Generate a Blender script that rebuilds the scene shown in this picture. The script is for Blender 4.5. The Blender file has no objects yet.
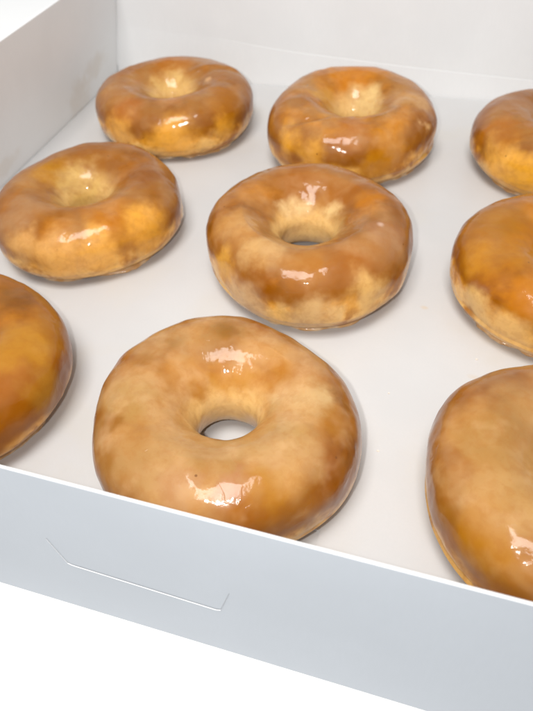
import bpy, bmesh, math
import numpy as np
from mathutils import Vector, Matrix

S = 0.01                       # everything below is written in centimetres
scene = bpy.context.scene
C = scene.collection

# ------------------------------------------------------------------ camera
F_PX = 689.3
YAW, PITCH, ROLL = 0.3293, 0.7972, -0.0453
CAM = Vector((19.768, -6.978, 20.186))
cy, sy, cp, sp = math.cos(YAW), math.sin(YAW), math.cos(PITCH), math.sin(PITCH)
fw = Vector((-sy*cp, cy*cp, -sp)); rt = Vector((cy, sy, 0)); up = rt.cross(fw)
cr, sr = math.cos(ROLL), math.sin(ROLL)
rt2 = cr*rt + sr*up; up2 = -sr*rt + cr*up
cam_d = bpy.data.cameras.new('camera'); cam = bpy.data.objects.new('camera', cam_d); C.objects.link(cam)
M = Matrix((rt2, up2, -fw)).transposed().to_4x4(); M.translation = CAM*S
cam.matrix_world = M
cam_d.sensor_fit = 'VERTICAL'; cam_d.sensor_height = 36.0; cam_d.lens = F_PX/711*36
cam_d.clip_start = 0.005; cam_d.clip_end = 50
cam_d.dof.use_dof = True; cam_d.dof.focus_distance = 0.215; cam_d.dof.aperture_fstop = 22
scene.camera = cam

# ------------------------------------------------------------------ world and lamps
w = bpy.data.worlds.new('World'); scene.world = w; w.use_nodes = True
bg = w.node_tree.nodes['Background']
bg.inputs[0].default_value = (0.97, 0.985, 1.0, 1); bg.inputs[1].default_value = 0.52

def lamp(name, loc, target, size, power, col, shape='SQUARE', size_y=None):
    l = bpy.data.lights.new(name, 'AREA'); l.shape = shape; l.size = size
    if size_y: l.size_y = size_y
    l.energy = power; l.color = col
    o = bpy.data.objects.new(name, l); C.objects.link(o)
    o.location = Vector(loc)*S
    o.rotation_euler = (Vector(target)-Vector(loc)).to_track_quat('-Z', 'Y').to_euler()
    return o
lamp('ceiling_softbox', (12, -24, 106), (8, 8, 0), 0.46, 11.8, (1.0, 0.985, 0.96))
flash = lamp('camera_flash', (17.6, -7.5, 21.3), (13, 32, 4), 0.009, 0.215, (1.0, 0.98, 0.95), 'DISK')
flash.data.spread = math.radians(110)

scene.view_settings.view_transform = 'Standard'; scene.view_settings.look = 'None'
scene.view_settings.exposure = 0.0; scene.view_settings.gamma = 1.0
scene.render.engine = 'CYCLES'

# ------------------------------------------------------------------ helpers
def lin(r, g, b):
    f = lambda c: (c/255/12.92) if c/255 <= 0.04045 else ((c/255+0.055)/1.055)**2.4
    return (f(r), f(g), f(b), 1)

def link_mesh(name, verts, faces, mat, parent=None, smooth=False):
    me = bpy.data.meshes.new(name)
    me.from_pydata([tuple(v) for v in verts], [], faces); me.update()
    if smooth:
        me.polygons.foreach_set('use_smooth', [True]*len(me.polygons))
    me.materials.append(mat)
    o = bpy.data.objects.new(name, me); C.objects.link(o)
    if parent: o.parent = parent
    return o

class NT:
    def __init__(s, name):
        s.m = bpy.data.materials.new(name); s.m.use_nodes = True
        s.t = s.m.node_tree; s.t.nodes.clear()
        s.out = s.n('ShaderNodeOutputMaterial')
    def n(s, typ, **kw):
        nd = s.t.nodes.new(typ)
        for k, v in kw.items(): setattr(nd, k, v)
        return nd
    def l(s, a, b): s.t.links.new(a, b)
    def put(s, v, sock):
        if isinstance(v, bpy.types.NodeSocket): s.l(v, sock)
        else: sock.default_value = v
    def math(s, op, a, b=0.0, c=None, clamp=False):
        nd = s.n('ShaderNodeMath', operation=op, use_clamp=clamp)
        s.put(a, nd.inputs[0]); s.put(b, nd.inputs[1])
        if c is not None: s.put(c, nd.inputs[2])
        return nd.outputs[0]
    def ramp(s, v, a, b, lo=0.0, hi=1.0, smooth=True):
        nd = s.n('ShaderNodeMapRange', interpolation_type='SMOOTHSTEP' if smooth else 'LINEAR')
        s.put(v, nd.inputs[0])
        for i, q in zip((1, 2, 3, 4), (a, b, lo, hi)): s.put(q, nd.inputs[i])
        return nd.outputs[0]
    def noise(s, vec, scale, detail=4, rough=0.5, dist=0.0):
        nd = s.n('ShaderNodeTexNoise'); s.l(vec, nd.inputs['Vector'])
        nd.inputs['Scale'].default_value = scale; nd.inputs['Detail'].default_value = detail
        nd.inputs['Roughness'].default_value = rough; nd.inputs['Distortion'].default_value = dist
        return nd.outputs[0]
    def mix(s, f, a, b):
        nd = s.n('ShaderNodeMix', data_type='RGBA'); s.put(f, nd.inputs[0])
        s.put(a, nd.inputs[6]); s.put(b, nd.inputs[7]); return nd.outputs[2]
    def vadd(s, v, off):
        nd = s.n('ShaderNodeVectorMath', operation='ADD'); s.put(v, nd.inputs[0]); s.put(off, nd.inputs[1]); return nd.outputs[0]
    def vscale(s, v, k):
        nd = s.n('ShaderNodeVectorMath', operation='MULTIPLY'); s.l(v, nd.inputs[0]); nd.inputs[1].default_value = k if isinstance(k, tuple) else (k, k, k); return nd.outputs[0]
    def bump(s, h, strength, dist, normal=None):
        nd = s.n('ShaderNodeBump'); nd.inputs['Strength'].default_value = strength; nd.inputs['Distance'].default_value = dist
        s.l(h, nd.inputs['Height'])
        if normal is not None: s.l(normal, nd.inputs['Normal'])
        return nd.outputs[0]

# ------------------------------------------------------------------ materials: paper and table
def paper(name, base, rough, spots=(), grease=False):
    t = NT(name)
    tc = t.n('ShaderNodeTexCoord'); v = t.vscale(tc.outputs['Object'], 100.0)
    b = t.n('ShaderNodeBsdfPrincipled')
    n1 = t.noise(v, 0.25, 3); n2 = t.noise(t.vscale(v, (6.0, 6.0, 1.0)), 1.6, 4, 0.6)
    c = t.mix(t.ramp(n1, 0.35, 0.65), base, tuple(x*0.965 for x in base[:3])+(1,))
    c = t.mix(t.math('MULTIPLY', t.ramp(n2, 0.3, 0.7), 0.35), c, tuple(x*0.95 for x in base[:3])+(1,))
    if grease:
        g = t.math('MULTIPLY', t.ramp(t.noise(t.vadd(v, (7, 3, 0)), 0.16, 4, 0.6, 0.6), 0.48, 0.66), 0.55)
        c = t.mix(g, c, (base[0]*0.98, base[1]*0.955, base[2]*0.90, 1))
    for (x, y, z, rx, ry, rz, col, amt) in spots:
        d = t.vscale(t.vadd(v, (-x, -y, -z)), (1/rx, 1/ry, 1/rz))
        ln = t.n('ShaderNodeVectorMath', operation='LENGTH'); t.l(d, ln.inputs[0])
        nn = t.noise(v, 1.3, 4)
        dd = t.math('ADD', ln.outputs['Value'], t.math('MULTIPLY', t.math('SUBTRACT', nn, 0.5), 1.3))
        c = t.mix(t.ramp(dd, 0.25, 1.0, amt, 0.0), c, col)
    t.put(c, b.inputs['Base Color'])
    b.inputs['Roughness'].default_value = rough
    b.inputs['Specular IOR Level'].default_value = 0.35
    fib = t.noise(v, 14.0, 5, 0.65)
    t.l(t.bump(fib, 0.12, 0.0001), b.inputs['Normal'])
    t.l(b.outputs[0], t.out.inputs[0])
    return t.m
STAIN = lin(196, 176, 148)
SP = [
    (-4.5, 29.3, 0.9, 1.4, 1.9, 1.7, STAIN, 0.25), (-4.2, 31.7, 2.0, 1.3, 1.9, 1.0, STAIN, 0.22),
    (-4.4, 20.5, 1.0, 1.0, 2.5, 0.7, STAIN, 0.2), (21.6, 12.6, 0, 0.35, 0.2, 0.3, STAIN, 0.35),
    (19.2, 16.2, 0, 0.25, 0.18, 0.3, STAIN, 0.5), (3.0, 11.4, 0, 0.12, 0.1, 0.3, lin(150, 110, 80), 0.6)]
m_in = paper('inner_paper', (0.735, 0.745, 0.755, 1), 0.42)
m_side_lit = paper('side_paper_lit', (0.85, 0.865, 0.875, 1), 0.42, spots=SP[:3])  # inner paper in a lighter colour, standing in for light on the side walls
m_liner = paper('liner_paper', (0.55, 0.543, 0.54, 1), 0.36, spots=SP[3:], grease=True)
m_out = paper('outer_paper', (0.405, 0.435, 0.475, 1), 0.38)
m_edge = paper('cut_edge', (0.78, 0.78, 0.78, 1), 0.6)
m_slit = paper('slot_edge', (0.72, 0.73, 0.74, 1), 0.6)
tb = NT('table_white')
tcb = tb.n('ShaderNodeBsdfPrincipled'); v = tb.vscale(tb.n('ShaderNodeTexCoord').outputs['Object'], 100)
tb.l(tb.mix(tb.noise(v, 0.3, 3), (0.95, 0.95, 0.945, 1), (0.97, 0.97, 0.965, 1)), tcb.inputs['Base Color'])
tcb.inputs['Roughness'].default_value = 0.7
tb.l(tcb.outputs[0], tb.out.inputs[0])

# ------------------------------------------------------------------ the surface
tv = [(-200, -200, -0.15), (230, -200, -0.15), (230, 240, -0.15), (-200, 240, -0.15)]
tbl = link_mesh('table_surface', [tuple(a*S for a in q) for q in tv], [(0, 1, 2, 3)], tb.m)
tbl['kind'] = 'structure'

# ------------------------------------------------------------------ the box
H = 7.12
XL0, XL1 = -4.6, -3.48          # side wall leans in
XR0, XR1 = 32.4, 31.8
YF = 0.0
def slab(name, quad, t, mats, parent, bev=0.03, seg=(12, 4), bow=None):
    """quad: 4 corners (bottom-a, bottom-b, top-b, top-a) of the outer face, thickness goes to the inside."""
    a, b, c, d = [Vector(q) for q in quad]
    n = (b-a).cross(d-a).normalized()
    bm = bmesh.new(); nu, nv = seg
    rows = []
    for side in (0, 1):
        g = []
        for i in range(nu+1):
            col = []
            for j in range(nv+1):
                u, vv = i/nu, j/nv
                p = a.lerp(b, u).lerp(d.lerp(c, u), vv)
                if bow: p = p + n*bow(u, vv)
                p = p - n*t*side
                col.append(bm.verts.new(p*S))
            g.append(col)
        rows.append(g)
    for side in (0, 1):
        g = rows[side]
        for i in range(nu):
            for j in range(nv):
                f = [g[i][j], g[i+1][j], g[i+1][j+1], g[i][j+1]]
                if side: f.reverse()
                fc = bm.faces.new(f); fc.material_index = side
    o, q = rows
    def rim(l1, l2):
        for k in range(len(l1)-1):
            fc = bm.faces.new((l1[k+1], l1[k], l2[k], l2[k+1])); fc.material_index = 2
    rim([o[i][0] for i in range(nu+1)], [q[i][0] for i in range(nu+1)])
    rim([o[i][nv] for i in range(nu, -1, -1)], [q[i][nv] for i in range(nu, -1, -1)])
    rim([o[0][j] for j in range(nv, -1, -1)], [q[0][j] for j in range(nv, -1, -1)])
    rim([o[nu][j] for j in range(nv+1)], [q[nu][j] for j in range(nv+1)])
    bmesh.ops.recalc_face_normals(bm, faces=bm.faces)
    me = bpy.data.meshes.new(name); bm.to_mesh(me); bm.free()
    for m in mats: me.materials.append(m)
    ob = bpy.data.objects.new(name, me); C.objects.link(ob); ob.parent = parent
    if bev:
        md = ob.modifiers.new('bevel', 'BEVEL'); md.width = bev*S; md.segments = 3; md.limit_method = 'ANGLE'
        md.angle_limit = math.radians(50)
    return ob

box = bpy.data.objects.new('donut_box', None); C.objects.link(box); box.location = (0, 0, 0)
box['label'] = 'open white cardboard bakery box holding the nine glazed donuts'; box['category'] = 'box'
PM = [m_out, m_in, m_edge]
T = 0.19
YB0, YB1 = 34.8, 37.6           # the back wall is not quite parallel with the front
# bottom
slab('bottom_panel', [(XL0+.06, YF+.06, 0), (XL0+.06, YB0-.0, 0), (XR0-.06, YB1-.0, 0), (XR0-.06, YF+.06, 0)][::-1], 0.1, [m_liner, m_out, m_edge], box, bev=0)
# front
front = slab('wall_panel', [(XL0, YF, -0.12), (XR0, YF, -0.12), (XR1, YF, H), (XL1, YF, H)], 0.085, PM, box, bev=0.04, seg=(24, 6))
# back
back = slab('wall_panel', [(XR0, YB1+T, -0.12), (XL0, YB0+T, -0.12), (XL1, YB0+T+.3, H), (XR1, YB1+T+.3, H)], T, PM, box, bev=0.04)
# sides
slab('wall_panel', [(XL0-.0, YB0+T-.2, -0.12), (XL0-.0, YF+T+.01, -0.12), (XL1-.0, YF+T+.01, H), (XL1-.0, YB0+T+.08, H)], T, [m_out, m_side_lit, m_edge], box, bev=0.04, seg=(24, 6),
     bow=lambda u, v: 0.10*math.sin(u*math.pi)*v)
slab('wall_panel', [(XR0+.0, YF+T+.01, -0.12), (XR0+.0, YB1+T-.2, -0.12), (XR1+.0, YB1+T+.08, H), (XR1+.0, YF+T+.01, H)], T, [m_out, m_side_lit, m_edge], box, bev=0.04)
# lid folded up and back behind the back wall
slab('lid_panel', [(XR1, YB1+T+.45, H+.1), (XL1, YB0+T+.45, H+.1), (XL1+.3, YB0+T+30, 0.3), (XR1-.3, YB1+T+30, 0.3)], 0.08, PM, box, bev=0)
# flap lying against the inside of the back wall (its upper edge drops to the right)
def yback(x, z): return YB0 + (YB1-YB0)*(x-XL0)/(XR0-XL0) + 0.3*(z/H)
xs = np.linspace(XL0+.35, XR0-.5, 40); zt = np.interp(xs, [-4.4, 0, 7.4, 14.7, 22.7, 32], [4.25, 3.2, 2.30, 1.80, 1.42, 1.1])
V = []; Fc = []
for k, (x, z) in enumerate(zip(xs, zt)):
    V += [(x, yback(x, 0)-.012, 0.02), (x, yback(x, z)-.012, z), (x, yback(x, z)-.025, z-.04), (x, yback(x, 0)-.10, 0.02)]
for k in range(len(xs)-1):
    a, b = 4*k, 4*k+4
    Fc += [(a+1, a+2, b+2, b+1), (a+2, a+3, b+3, b+2), (a, a+1, b+1, b), (a+3, a, b, b+3)]
Fc += [(0, 3, 2, 1), (4*39, 4*39+1, 4*39+2, 4*39+3)]
link_mesh('inner_flap', [tuple(c*S for c in q) for q in V], Fc, m_in, box)
# sheet lying on the floor along the front (its cut end shows beside the front donut)
fl = [(XL0+.3, .25), (9.6, .25), (10.4, 4.2), (17.43, 4.45), (17.55, .25), (XR0-.35, .25), (XR0-.35, YB1-.25), (XL0+.3, YB0-.15)]
bm = bmesh.new()
lo = [bm.verts.new((x*S, y*S, 0.005*S)) for x, y in fl]; hi = [bm.verts.new((x*S, y*S, 0.07*S)) for x, y in fl]
bm.faces.new(hi); bm.faces.new(lo[::-1])
for k in range(len(fl)):
    f_ = bm.faces.new((lo[k], lo[(k+1) % 8], hi[(k+1) % 8], hi[k])); f_.material_index = 1
bmesh.ops.recalc_face_normals(bm, faces=bm.faces)
me = bpy.data.meshes.new('floor_liner'); bm.to_mesh(me); bm.free(); me.materials.append(m_liner); me.materials.append(m_edge)
ln_o = bpy.data.objects.new('floor_liner', me); C.objects.link(ln_o); ln_o.parent = box
# cut line of the tuck slot on the front wall: its raised white edge
TP = [(11.02, 4.02), (11.36, 2.86), (11.5, 2.80), (15.66, 2.60), (15.80, 2.66), (16.12, 3.80)]
WD = [.012, .028, .034, .034, .028, .012]
V = []; Fc = []
for (x, z), wd in zip(TP, WD):
    V += [(x*S, 0.02*S, (z+wd*.9)*S), (x*S, -0.02*S, z*S), (x*S, 0.02*S, (z-wd*.5)*S)]
for k in range(len(TP)-1):
    a, b = 3*k, 3*k+3
    Fc += [(a, a+1, b+1, b), (a+1, a+2, b+2, b+1)]
link_mesh('slot_cut', V, Fc, m_slit, box)
m_slot_shade = paper('slot_shade', (0.32, 0.32, 0.34, 1), 0.7)  # grey strip painted as the shadow above the slot edge; nothing is cut open
V = []; Fc = []
for (x, z), wd in zip(TP, WD):
    V += [(x*S, -0.006*S, (z+wd*1.0)*S), (x*S, -0.006*S, (z+wd*1.0+0.022)*S)]
for k in range(len(TP)-1):
    Fc.append((2*k, 2*k+2, 2*k+3, 2*k+1))
link_mesh('slot_shade_strip', V, Fc, m_slot_shade, box)

# ------------------------------------------------------------------ donuts
rng = np.random.RandomState(7)
def vnoise(P, freq, seed):
    """smooth value noise on points (N,3)"""
    r = np.random.RandomState(seed); L = r.rand(24, 24, 24)*2-1
    q = P*freq + r.rand(3)*24; i = np.floor(q).astype(int); f = q-i; f = f*f*(3-2*f)
    i0 = i % 24; i1 = (i+1) % 24
    def g(a, b, c): return L[a, b, c]
    x0, y0, z0 = i0.T; x1, y1, z1 = i1.T; fx, fy, fz = f.T
    return ((g(x0, y0, z0)*(1-fx)+g(x1, y0, z0)*fx)*(1-fy)+(g(x0, y1, z0)*(1-fx)+g(x1, y1, z0)*fx)*fy)*(1-fz) + \
           ((g(x0, y0, z1)*(1-fx)+g(x1, y0, z1)*fx)*(1-fy)+(g(x0, y1, z1)*(1-fx)+g(x1, y1, z1)*fx)*fy)*fz

# where each ring fried darker, stayed pale or holds thicker glaze: x, y, z (cm, from its own centre), size, colour
PATCH = {
'A': [(-0.81, 2.01, 2.96, 1.2, 165, 95, 15), (-0.5, 1.02, 2.36, 0.9, 215, 175, 110), (-2.42, -1.89, 2.99, 1, 165, 110, 60), (-1.27, -3.7, 2.69, 0.9, 165, 90, 5), (3.65, -1.7, 2.74, 1.1, 155, 92, 0), (1.01, -2.62, 3.0, 0.7, 180, 118, 65), (1.7, -4.21, 1.5, 1.3, 230, 165, 70), (4.02, -2.41, 1.75, 0.8, 215, 150, 50), (2.0, 0.61, 2.93, 0.35, 205, 155, 105), (-1.53, -4.19, 1.75, 0.9, 222, 158, 70)],
'B': [(-0.73, 2.38, 3.49, 1.2, 185, 110, 25), (-1.59, 0.11, 3.26, 0.7, 190, 130, 20), (0.46, 0.99, 2.66, 1.0, 215, 180, 125), (-2.75, -1.46, 3.49, 0.9, 145, 90, 35), (3.07, 0.11, 3.49, 0.9, 185, 135, 80), (-2.63, -3.9, 2.5, 0.8, 215, 150, 50), (0.56, -3.55, 3.36, 0.9, 165, 100, 45), (2.63, -3.37, 2.44, 1.1, 185, 115, 10), (4.14, -1.27, 2.66, 0.35, 215, 170, 120), (2.0, -3.92, 1.55, 0.9, 180, 115, 10), (-1.22, -4.57, 2.32, 0.8, 205, 145, 60)],
'C': [(-2.3, 0.2, 3.08, 1.2, 150, 100, 60), (-3.09, -2.17, 2.8, 1, 165, 95, 5), (-2.79, -3.32, 1.73, 1.1, 232, 170, 80), (-1.56, -4.06, 1.55, 1, 225, 160, 50), (-3.9, -1.82, 2.15, 0.6, 170, 100, 10)],
'D': [(-0.7, 2.6, 3.0, 1.4, 150, 88, 30), (2.56, 1.36, 3.0, 1.2, 140, 78, 5), (-1.94, 0.31, 2.93, 0.9, 180, 120, 30), (-0.74, 0.74, 2.23, 1.1, 215, 175, 105), (-1.6, -3.02, 2.95, 1.2, 165, 115, 75), (2.44, -2.13, 2.94, 1.1, 185, 110, 20), (0.79, -3.73, 2.79, 0.8, 175, 105, 20), (2.45, -3.64, 1.98, 1.2, 238, 173, 85), (3.99, -1.61, 2.18, 1.1, 230, 162, 62), (-0.87, -4.47, 2.23, 0.9, 220, 165, 100), (3.87, 0.61, 2.71, 0.8, 150, 90, 25), (0.87, -4.48, 1.75, 1.1, 235, 175, 100)],
'E': [(-1.0, 2.6, 3.51, 1.4, 150, 85, 30), (1.22, 1.95, 3.49, 1.2, 150, 85, 30), (-2.44, 0.84, 3.5, 1, 185, 120, 50), (2.46, 0.85, 3.51, 0.8, 180, 108, 18), (3.59, -1.03, 3.32, 0.9, 148, 92, 58), (3.25, -0.57, 3.45, 0.16, 215, 180, 170), (-2.55, -1.85, 3.45, 1, 185, 130, 70), (-1.0, -3.26, 3.41, 0.9, 200, 155, 100), (0.86, -3.45, 3.41, 1, 160, 96, 30), (2.59, -2.88, 3.29, 1, 155, 92, 35), (-1.51, -4.15, 1.25, 1.1, 221, 178, 130), (1.37, -4.47, 1.47, 1.1, 224, 182, 128), (3.38, -3.26, 1.96, 1.0, 222, 175, 110), (-2.72, -3.36, 2.32, 0.8, 220, 160, 70), (-0.59, 1.16, 2.94, 0.7, 222, 185, 135), (0.54, 1.16, 2.99, 0.6, 222, 185, 130)],
'F': [(-3.05, 0.59, 3.17, 1.3, 160, 100, 12), (-3.7, -1.57, 2.91, 0.9, 185, 120, 25), (-3.47, -2.91, 2.27, 0.4, 145, 90, 58), (-2.09, -1.11, 3.16, 1, 175, 110, 10), (-3.43, -3.09, 1.48, 0.8, 226, 182, 118), (-2.14, -4.02, 1.33, 1.1, 232, 182, 112), (-1.77, -3.63, 2.82, 0.8, 180, 108, 10)],
'G': [(3.58, 0.63, 3.16, 1.1, 211, 144, 38), (1.9, 2.61, 3.3, 1.1, 145, 85, 12), (3.69, 2.04, 2.72, 0.8, 185, 115, 25), (3.98, -1.22, 2.8, 1.2, 182, 102, 3), (4.45, -0.39, 2.08, 0.9, 205, 140, 50), (4.17, -0.59, 0.62, 0.6, 200, 150, 85), (2.98, 0.0, 3.32, 1, 205, 135, 30)],
'H': [(-1.02, 0.69, 2.75, 0.6, 200, 128, 5), (-0.09, 1.35, 2.95, 0.7, 215, 145, 50), (-3.19, 1.35, 3.29, 0.9, 180, 118, 50), (-2.87, -0.99, 3.35, 1.1, 202, 152, 88), (-0.89, 2.74, 3.37, 0.9, 165, 110, 45), (2.28, 2.28, 3.31, 0.9, 205, 145, 90), (2.99, 0.69, 3.36, 0.8, 226, 184, 130), (3.84, 0.07, 3.16, 0.8, 185, 118, 35), (3.99, -1.45, 2.87, 0.9, 160, 86, 3), (4.31, -0.53, 2.79, 0.6, 150, 82, 8), (-1.26, -2.97, 3.32, 1.5, 204, 154, 97), (0.85, -2.22, 3.36, 1.1, 196, 146, 88), (-0.13, -3.66, 3.16, 0.7, 195, 135, 92), (1.48, -3.18, 3.23, 0.6, 195, 130, 92), (2.71, -2.71, 3.11, 1.0, 205, 138, 48), (3.34, -3.01, 2.23, 0.8, 180, 108, 12), (-3.27, -2.05, 3.05, 0.6, 172, 110, 35), (-2.47, -3.28, 2.83, 0.6, 178, 115, 35), (2.45, -1.3, 3.37, 1.1, 208, 160, 98), (3.76, 1.15, 3.08, 0.6, 160, 100, 40), (-2.24, 1.82, 3.37, 0.7, 175, 120, 60), (1.42, 0.55, 3.05, 0.6, 225, 180, 120)],
'I': [(-2.54, 2.37, 3.31, 1.2, 145, 76, 20), (-4.1, 1.41, 2.67, 0.8, 165, 95, 28), (-3.65, 0.06, 3.21, 0.8, 198, 125, 30), (-2.47, 0.04, 3.39, 1.4, 200, 148, 85), (-3.7, -1.2, 3.07, 0.6, 172, 102, 32), (-3.13, -2.03, 3.18, 1, 205, 148, 85), (-1.82, -1.95, 3.39, 1.3, 210, 158, 94), (-2.91, -2.81, 3.0, 0.9, 200, 128, 18), (-2.27, -3.63, 2.81, 1.0, 205, 132, 15), (-3.82, -2.38, 2.12, 0.7, 175, 108, 18), (-1.78, 1.07, 3.31, 1.2, 190, 138, 80)],
}

def dough_mat(name, seed, h, brown, milky, pale_side, top, deep, pink=0.3, patches=(), alb=0.8):
    t = NT(name)
    tc = t.n('ShaderNodeTexCoord'); v0 = t.vscale(tc.outputs['Object'], 100.0)
    v = t.vadd(v0, (seed*13.7 % 50, seed*7.3 % 41, seed*3.1 % 33))
    sep = t.n('ShaderNodeSeparateXYZ'); t.l(v0, sep.inputs[0])
    z = t.math('DIVIDE', sep.outputs[2], h)
    r = t.math('SQRT', t.math('ADD', t.math('MULTIPLY', sep.outputs[0], sep.outputs[0]), t.math('MULTIPLY', sep.outputs[1], sep.outputs[1])))
    big = t.noise(v, 0.38, 3, 0.5, 0.3); mid = t.noise(v, 1.0, 3, 0.5, 0.2); fine = t.noise(v, 3.2, 6, 0.62, 0.3)
    blot = t.noise(t.vadd(v, (5, 9, 2)), 0.75, 4, 0.55, 0.3)
    PALE = lin(238, 190, 110); GOLD = lin(216, 144, 10)
    # baked colour by height: brown faces, pale ring round the waist
    zz = t.math('ADD', z, t.math('MULTIPLY', t.math('SUBTRACT', mid, 0.5), 0.22))
    zz = t.math('ADD', zz, t.math('MULTIPLY', t.math('SUBTRACT', big, 0.5), 0.6))
    topf = t.ramp(zz, 0.54-0.42*(1-pale_side), 0.82-0.42*(1-pale_side))
    botf = t.ramp(zz, 0.17, 0.06)
    face = t.math('MAXIMUM', topf, t.math('MULTIPLY', botf, 0.6))
    holef = t.ramp(t.math('ADD', r, t.math('MULTIPLY', t.math('SUBTRACT', mid, 0.5), 1.4)), 1.15, 2.1, 1.0, 0.0)
    ring = t.mix(t.ramp(t.math('ADD', blot, t.math('MULTIPLY', t.math('SUBTRACT', z, 0.35), 0.5)), 0.44, 0.64), t.mix(0.35+0.65*pale_side, GOLD, PALE), GOLD)
    c = t.mix(face, ring, t.mix(t.ramp(big, 0.40, 0.60), top, deep))
    c = t.mix(t.math('MULTIPLY', t.ramp(blot, 0.48, 0.64), 0.85), c, lin(156, 92, 0))
    c = t.mix(t.math('MULTIPLY', t.ramp(t.noise(t.vadd(v, (1, 22, 7)), 0.9, 5, 0.6, 0.5), 0.52, 0.70), brown), c, lin(106, 58, 4))
    shf = t.math('MULTIPLY', t.ramp(zz, 0.24+0.30*pale_side, 0.40+0.30*pale_side), t.ramp(zz, 1.06, 0.84))
    outw = t.ramp(r, 2.6, 3.4)
    shn = t.ramp(t.noise(t.vadd(v, (41, 2, 19)), 0.5, 4, 0.55, 0.3), 0.34, 0.52)
    c = t.mix(t.math('MULTIPLY', t.math('MULTIPLY', shf, outw), t.math('MULTIPLY', shn, 0.9)), c, lin(134, 74, 0))
    # pale throat
    c = t.mix(t.math('MULTIPLY', holef, t.ramp(z, 0.95, 0.6)), c, lin(218, 178, 114))
    pw = t.n('ShaderNodeTexNoise'); t.l(v, pw.inputs['Vector']); pw.inputs['Scale'].default_value = 0.9; pw.inputs['Detail'].default_value = 4
    pw.inputs['Roughness'].default_value = 0.52
    off = t.n('ShaderNodeVectorMath', operation='MULTIPLY_ADD'); t.l(pw.outputs['Color'], off.inputs[0])
    off.inputs[1].default_value = (1.9,)*3; off.inputs[2].default_value = (-0.95,)*3
    vw = t.n('ShaderNodeVectorMath', operation='ADD'); t.l(v0, vw.inputs[0]); t.l(off.outputs[0], vw.inputs[1])
    for (x, y, zc, sz, r8, g8, b8) in patches:
        ds = t.n('ShaderNodeVectorMath', operation='DISTANCE')
        t.l(v0 if sz < 0.3 else vw.outputs[0], ds.inputs[0]); ds.inputs[1].default_value = (x, y, zc)
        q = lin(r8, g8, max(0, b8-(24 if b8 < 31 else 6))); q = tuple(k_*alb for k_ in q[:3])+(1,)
        c = t.mix(t.ramp(ds.outputs['Value'], sz*0.35, sz*1.45, 0.97, 0.0), c, q)
    # pinkish bloom and milky set glaze
    c = t.mix(t.math('MULTIPLY', t.ramp(t.noise(t.vadd(v, (17, 3, 11)), 0.55, 4, 0.6, 0.6), 0.48, 0.68), pink), c, lin(140, 94, 54))
    mk = t.ramp(t.noise(t.vadd(v, (31, 13, 5)), 0.55, 2, 0.45, 0.2), 0.34, 0.66)
    crown = t.ramp(zz, 0.62, 0.92)
    mk = t.math('MULTIPLY', mk, t.math('MULTIPLY_ADD', crown, 0.8, 0.2))
    c = t.mix(t.math('MULTIPLY', mk, milky), c, lin(192, 152, 102))
    mk2 = t.ramp(t.noise(t.vadd(v, (3, 43, 25)), 1.0, 2, 0.5, 0.3), 0.46, 0.74)
    c = t.mix(t.math('MULTIPLY', mk2, min(1, milky*0.62)), c, lin(206, 168, 122))
    c = t.mix(t.math('MULTIPLY', t.ramp(fine, 0.42, 0.66), 0.2), c, lin(150, 86, 14))
    # odd dark crumbs in the glaze
    vo = t.n('ShaderNodeTexVoronoi'); vo.inputs['Scale'].default_value = 0.75; t.l(v, vo.inputs['Vector'])
    c = t.mix(t.ramp(vo.outputs['Distance'], 0.02, 0.045, 0.75, 0.0), c, lin(105, 62, 25))
    b = t.n('ShaderNodeBsdfPrincipled'); t.put(c, b.inputs['Base Color'])
    b.inputs['Subsurface Weight'].default_value = 0.22
    b.inputs['Subsurface Radius'].default_value = (1.0, 0.55, 0.28)
    b.inputs['Subsurface Scale'].default_value = 0.003
    b.inputs['Specular IOR Level'].default_value = 0.1
    t.put(t.ramp(mid, 0.3, 0.7, 0.30, 0.5), b.inputs['Roughness'])
    b.inputs['Coat Weight'].default_value = 0.6; b.inputs['Coat IOR'].default_value = 1.43
    t.put(t.ramp(t.noise(v, 0.9, 4), 0.35, 0.7, 0.04, 0.14), b.inputs['Coat Roughness'])
    b1 = t.bump(t.noise(v, 0.9, 2, 0.45, 0.2), 0.5, 0.0009)
    b2 = t.bump(t.noise(v, 2.1, 2, 0.45, 0.2), 0.6, 0.0004, b1)
    # wrinkles in the glaze film: thin ridges where two noises cross
    rd = t.noise(t.vadd(v, (2, 8, 40)), 0.75, 2, 0.5, 0.9)
    rd = t.ramp(t.math('ABSOLUTE', t.math('SUBTRACT', rd, 0.5)), 0.0, 0.045, 1.0, 0.0)
    rd = t.math('MULTIPLY', rd, t.ramp(blot, 0.50, 0.64))
    b3 = t.bump(rd, 0.3, 0.00025, b2)
    b4 = t.bump(t.noise(v, 8, 4, 0.6), 0.3, 0.0001, b3)
    t.l(b4, b.inputs['Coat Normal']); t.l(b1, b.inputs['Normal'])
    t.l(b.outputs[0], t.out.inputs[0])
    return t.m

gz = NT('set_glaze')
gb = gz.n('ShaderNodeBsdfPrincipled'); gv = gz.vscale(gz.n('ShaderNodeTexCoord').outputs['Object'], 100)
gz.l(gz.mix(gz.ramp(gz.noise(gv, 1.5, 4), 0.4, 0.65), lin(214, 168, 112), lin(235, 208, 170)), gb.inputs['Base Color'])
gb.inputs['Roughness'].default_value = 0.25; gb.inputs['Transmission Weight'].default_value = 0.12; gb.inputs['IOR'].default_value = 1.45
gb.inputs['Coat Weight'].default_value = 0.8; gb.inputs['Coat Roughness'].default_value = 0.08
gz.l(gz.bump(gz.noise(gv, 5, 4), 0.4, 0.0005), gb.inputs['Normal'])
gz.l(gb.outputs[0], gz.out.inputs[0])

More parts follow.
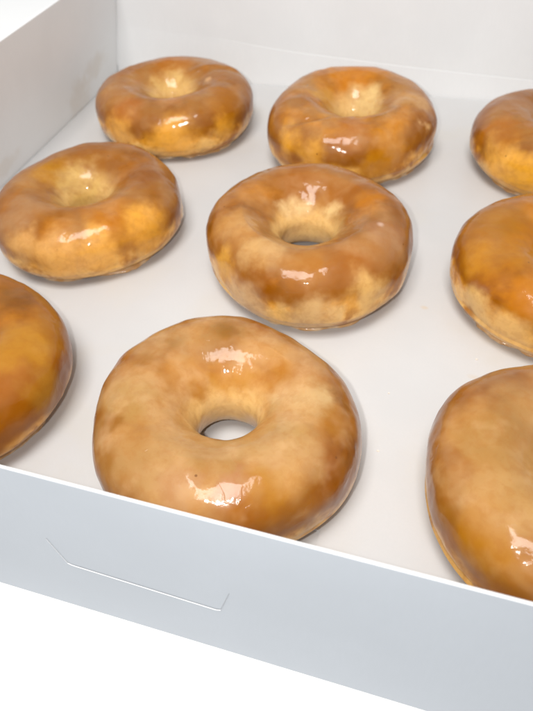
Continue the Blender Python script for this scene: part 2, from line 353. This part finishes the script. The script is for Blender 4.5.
NTH, NPH = 300, 150
def make_donut(label, q, seed, mat, creases=(), hole=0.205, skirt=0.955, flare=0.07, under=0.0, sag=0.0):
    x, y, R, h, a2, b2, a3, b3 = q
    root = bpy.data.objects.new('glazed_donut', None); C.objects.link(root)
    root.location = (x*S, y*S, 0.072*S)
    root['label'] = label; root['category'] = 'donut'; root['group'] = 'glazed ring donuts in the box'
    th = np.linspace(0, 2*np.pi, NTH, endpoint=False); ph = np.linspace(0, 2*np.pi, NPH, endpoint=False)
    TH, PH = np.meshgrid(th, ph, indexing='ij')
    w_ = 0.5*(1-hole); c_ = 1-w_
    Cc, Ss = np.cos(PH), np.sin(PH)
    cx = np.where(Cc < 0, -np.abs(Cc)**1.12, np.abs(Cc)**0.92); sx = np.sign(Ss)*np.abs(Ss)**0.8
    s = 1+a2*np.cos(2*TH)+b2*np.sin(2*TH)+a3*np.cos(3*TH)+b3*np.sin(3*TH)
    rr = R*(c_+w_*cx)
    # the hole opens as a funnel above: pull the inner upper part outwards
    inner = np.clip(-Cc, 0, 1)*np.clip(Ss, 0, 1)
    rr = rr + R*flare*inner
    rr = rr + R*under*np.clip(-Cc, 0, 1)*np.clip(-Ss, 0, 1)**0.7
    rr = np.where(rr > c_*R, rr*s, rr*(1+(s-1)*0.5))
    zz = h*0.5*(1+sx)
    # underside nearly flat, resting on the floor
    zz = np.where(Ss < 0, h*0.5*(1-np.abs(Ss)**np.where(Cc < 0, 0.42, 0.72)), zz)
    zz = zz - sag*np.clip(-Cc, 0, 1)*np.clip(Ss, 0, 1)**0.6
    # the crown is highest mid-ring and slumps a little outwards
    P = np.stack([np.cos(TH)*rr, np.sin(TH)*rr, zz], -1).reshape(-1, 3)
    nx = (np.cos(TH)*Cc).ravel(); ny = (np.sin(TH)*Cc).ravel(); nz = Ss.ravel()
    N = np.stack([nx, ny, nz], -1)
    d = 0.19*vnoise(P, 0.30, seed)+0.06*vnoise(P, 0.7, seed+1)+0.03*vnoise(P, 1.6, seed+2)+0.008*vnoise(P, 4, seed+3)
    for (t0, k, dep, wid, p0, p1) in creases:
        dt = (TH - t0 - k*(PH-np.pi/2) + np.pi) % (2*np.pi) - np.pi
        g = np.exp(-(dt*rr/wid)**2)
        win = np.clip((PH-p0)/0.4, 0, 1)*np.clip((p1-PH)/0.4, 0, 1)
        d = d - dep*(g*win).ravel() + 0.5*dep*(np.exp(-((dt*rr-wid*1.7)/wid)**2)*win).ravel()
    d = np.where(nz < -0.3, d*0.25, d)
    P = P + N*d[:, None]
    P[:, 2] = np.maximum(P[:, 2], 0.0)
    faces = []
    for i in range(NTH):
        i2 = (i+1) % NTH
        for j in range(NPH):
            j2 = (j+1) % NPH
            faces.append((i*NPH+j, i2*NPH+j, i2*NPH+j2, i*NPH+j2))
    link_mesh('dough_ring', P*S, faces, mat, root, smooth=True)
    # thin lip of set glaze that ran down and pooled round the foot
    n = 260; V = []; Fc = []
    prof = [(0.80, 0.0), (0.985, 0.0), (1.0, 0.045), (0.975, 0.11), (0.93, 0.20), (0.88, 0.30)]
    th2 = np.linspace(0, 2*np.pi, n, endpoint=False)
    ring = np.stack([np.cos(th2), np.sin(th2), 0*th2], -1)
    e = 0.045*vnoise(ring*R, 0.6, seed+9)+0.03*vnoise(ring*R, 1.6, seed+10)+0.008*vnoise(ring*R, 5, seed+11)
    so = 1+a2*np.cos(2*th2)+b2*np.sin(2*th2)+a3*np.cos(3*th2)+b3*np.sin(3*th2)
    rad = R*so*(0.885+e*1.1)*skirt
    for i in range(n):
        for (k, z) in prof:
            V.append((math.cos(th2[i])*rad[i]*k*S, math.sin(th2[i])*rad[i]*k*S, z*S))
    m = len(prof)
    for i in range(n):
        i2 = (i+1) % n
        for j in range(m):
            j2 = (j+1) % m
            Fc.append((i*m+j, i2*m+j, i2*m+j2, i*m+j2))
    link_mesh('glaze_lip', V, Fc, gz.m, root, smooth=True)
    return root

Q = dict(
A=[2.558, 28.716, 4.596, 3.003, 0.022, -0.004, -0.005, -0.007], B=[13.336, 28.173, 4.563, 3.507, -0.017, 0.025, 0.026, 0.004],
C=[24.167, 29.313, 4.384, 3.098, 0.005, -0.001, -0.007, 0.005], D=[2.641, 17.611, 4.539, 3.001, -0.023, 0.02, 0.013, 0.0],
E=[13.583, 17.283, 4.553, 3.509, -0.001, -0.035, -0.004, 0.007], F=[24.585, 17.99, 4.629, 3.184, 0.001, 0.003, -0.017, -0.006],
G=[2.525, 6.428, 4.527, 3.337, -0.003, 0.001, -0.006, -0.005], H=[13.652, 6.411, 4.511, 3.372, 0.019, -0.02, 0.016, 0.005],
I=[24.761, 6.965, 4.567, 3.394, -0.004, -0.003, 0.012, 0.007])
MTN = lin(176, 130, 76); BR = lin(152, 100, 40); DP = lin(128, 74, 6); TAN = lin(162, 106, 36); ORG = lin(180, 110, 0); AMB = lin(138, 80, 0)
dn = {}
def D(k, label, seed, top, deep, brown, milky, pale, pink, **kw):
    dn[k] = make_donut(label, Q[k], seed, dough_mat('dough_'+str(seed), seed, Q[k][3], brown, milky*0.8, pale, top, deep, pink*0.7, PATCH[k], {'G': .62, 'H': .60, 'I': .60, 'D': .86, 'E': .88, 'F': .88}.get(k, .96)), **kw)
D('A', 'glazed donut in the back left corner of the box, with a closed pale centre', 11, BR, AMB, 0.35, 0.25, 0.8, 0.35, flare=0.13, creases=[(0.75, 0.3, 0.10, 0.3, 0.6, 2.8)])
D('B', 'glazed donut at the middle of the back row, with a crease across its top', 23, BR, ORG, 0.4, 0.3, 0.6, 0.3,
  flare=0.12, creases=[(-1.9, 0.5, 0.12, 0.28, 0.5, 2.9)])
D('C', 'brown glazed donut of the back row, cut off by the right edge of the photo', 37, DP, BR, 0.4, 0.15, 0.85, 0.4)
D('D', 'dark caramel glazed donut beside the side wall, middle one on the left', 41, BR, AMB, 0.4, 0.25, 0.75, 0.6, flare=0.13)
D('E', 'golden brown glazed donut in the very centre of the box', 53, AMB, DP, 0.5, 0.3, 0.85, 0.45, hole=0.225, flare=0.0, under=0.16, sag=0.5)
D('F', 'amber glazed donut of the middle row, cut off by the right edge of the photo', 67, ORG, AMB, 0.3, 0.12, 0.9, 0.1)
D('G', 'orange brown glazed donut in the front row, mostly outside the left edge', 71, ORG, AMB, 0.4, 0.1, 0.2, 0.05)
D('H', 'large milky tan glazed donut at the front, box floor visible through its hole', 89, MTN, TAN, 0.2, 0.55, 0.5, 0.5, hole=0.215, flare=0.03, under=0.12, sag=0.15)
D('I', 'tan glazed donut in the front right of the box with bright wet highlights', 97, MTN, AMB, 0.2, 0.38, 0.4, 0.3)

# lumps of set glaze clinging to the sides
def drip(k, ang, z, su, sv, sn, seed):
    root = dn[k]; x, y, R_, h, a2, b2, a3, b3 = Q[k]; a = math.radians(ang)
    s_ = 1+a2*math.cos(2*a)+b2*math.sin(2*a)+a3*math.cos(3*a)+b3*math.sin(3*a)
    zz = z/h*2-1; cc = (max(0, 1-abs(zz)**2.5))**0.5
    r = R_*s_*(0.6+0.4*cc)-0.06
    o = Vector((math.cos(a)*r, math.sin(a)*r, z)); nr = Vector((math.cos(a), math.sin(a), 0.6*zz)).normalized()
    tu = Vector((-math.sin(a), math.cos(a), 0)); tv = nr.cross(tu)
    n, m = 28, 16; V = []; Fc = []
    P = []
    for i in range(n):
        for j in range(m):
            al = 2*math.pi*i/n; be = math.pi*(j+0.5)/m
            P.append((math.cos(al)*math.sin(be), math.sin(al)*math.sin(be), math.cos(be)))
    P = np.array(P); d = 1+0.5*vnoise(P, 1.1, seed)+0.2*vnoise(P, 2.7, seed+1)
    for p, q in zip(P, d):
        v = o + tu*(p[0]*su*q) + tv*(p[1]*sv*q) + nr*(p[2]*sn*q)
        v.z = max(v.z, 0.01); V.append(tuple(v*S))
    for i in range(n):
        for j in range(m-1):
            Fc.append((i*m+j, i*m+j+1, ((i+1) % n)*m+j+1, ((i+1) % n)*m+j))
    Fc += [tuple(i*m for i in range(n)), tuple(i*m+m-1 for i in range(n))[::-1]]
    link_mesh('glaze_drip', V, Fc, gz.m, root, smooth=True)
drip('F', 172, 1.75, .36, .30, .10, 5)
drip('F', 190, 0.9, .30, .22, .07, 6)
drip('D', 14, 1.1, .30, .25, .09, 7)
drip('D', -12, 0.6, .55, .2, .08, 8)
drip('E', -38, 0.6, .6, .22, .09, 9)
drip('H', 8, 0.9, .9, .16, .07, 10)
drip('G', -20, 0.5, .6, .2, .08, 12)

m_flake = paper('sugar_flake', lin(222, 212, 200), 0.5)
# flakes of dried glaze on the floor of the box
def flake(x, y, r, seed, label):
    rr_ = np.random.RandomState(seed); n = 9; V = []
    for z, k in ((0.0, 1.0), (0.035, 0.75)):
        for i in range(n):
            a = 2*math.pi*i/n; q = 0.7*r*k*(0.6+0.7*rr_.rand())
            V.append((math.cos(a)*q*S, math.sin(a)*q*0.7*S, (z+0.01*rr_.rand()*(z > 0))*S))
    Fc = [tuple(range(n))[::-1], tuple(range(n, 2*n))] + [(i, (i+1) % n, (i+1) % n+n, i+n) for i in range(n)]
    o = link_mesh('glaze_flake', V, Fc, m_flake); o.location = (x*S, y*S, 0.071*S)
    o['label'] = label; o['category'] = 'crumb'; o['group'] = 'flakes of dried glaze on the box floor'
flake(18.55, 10.9, .07, 1, 'tiny glaze flake at the upper right of the front donut')
flake(18.65, 8.1, .09, 2, 'glaze flake beside the right edge of the front donut')
flake(21.6, 13.6, .10, 3, 'pale glaze flake on the floor between the centre donut and the front right donut')
flake(23.6, 13.0, .08, 4, 'small glaze flake on the floor just below the amber donut')
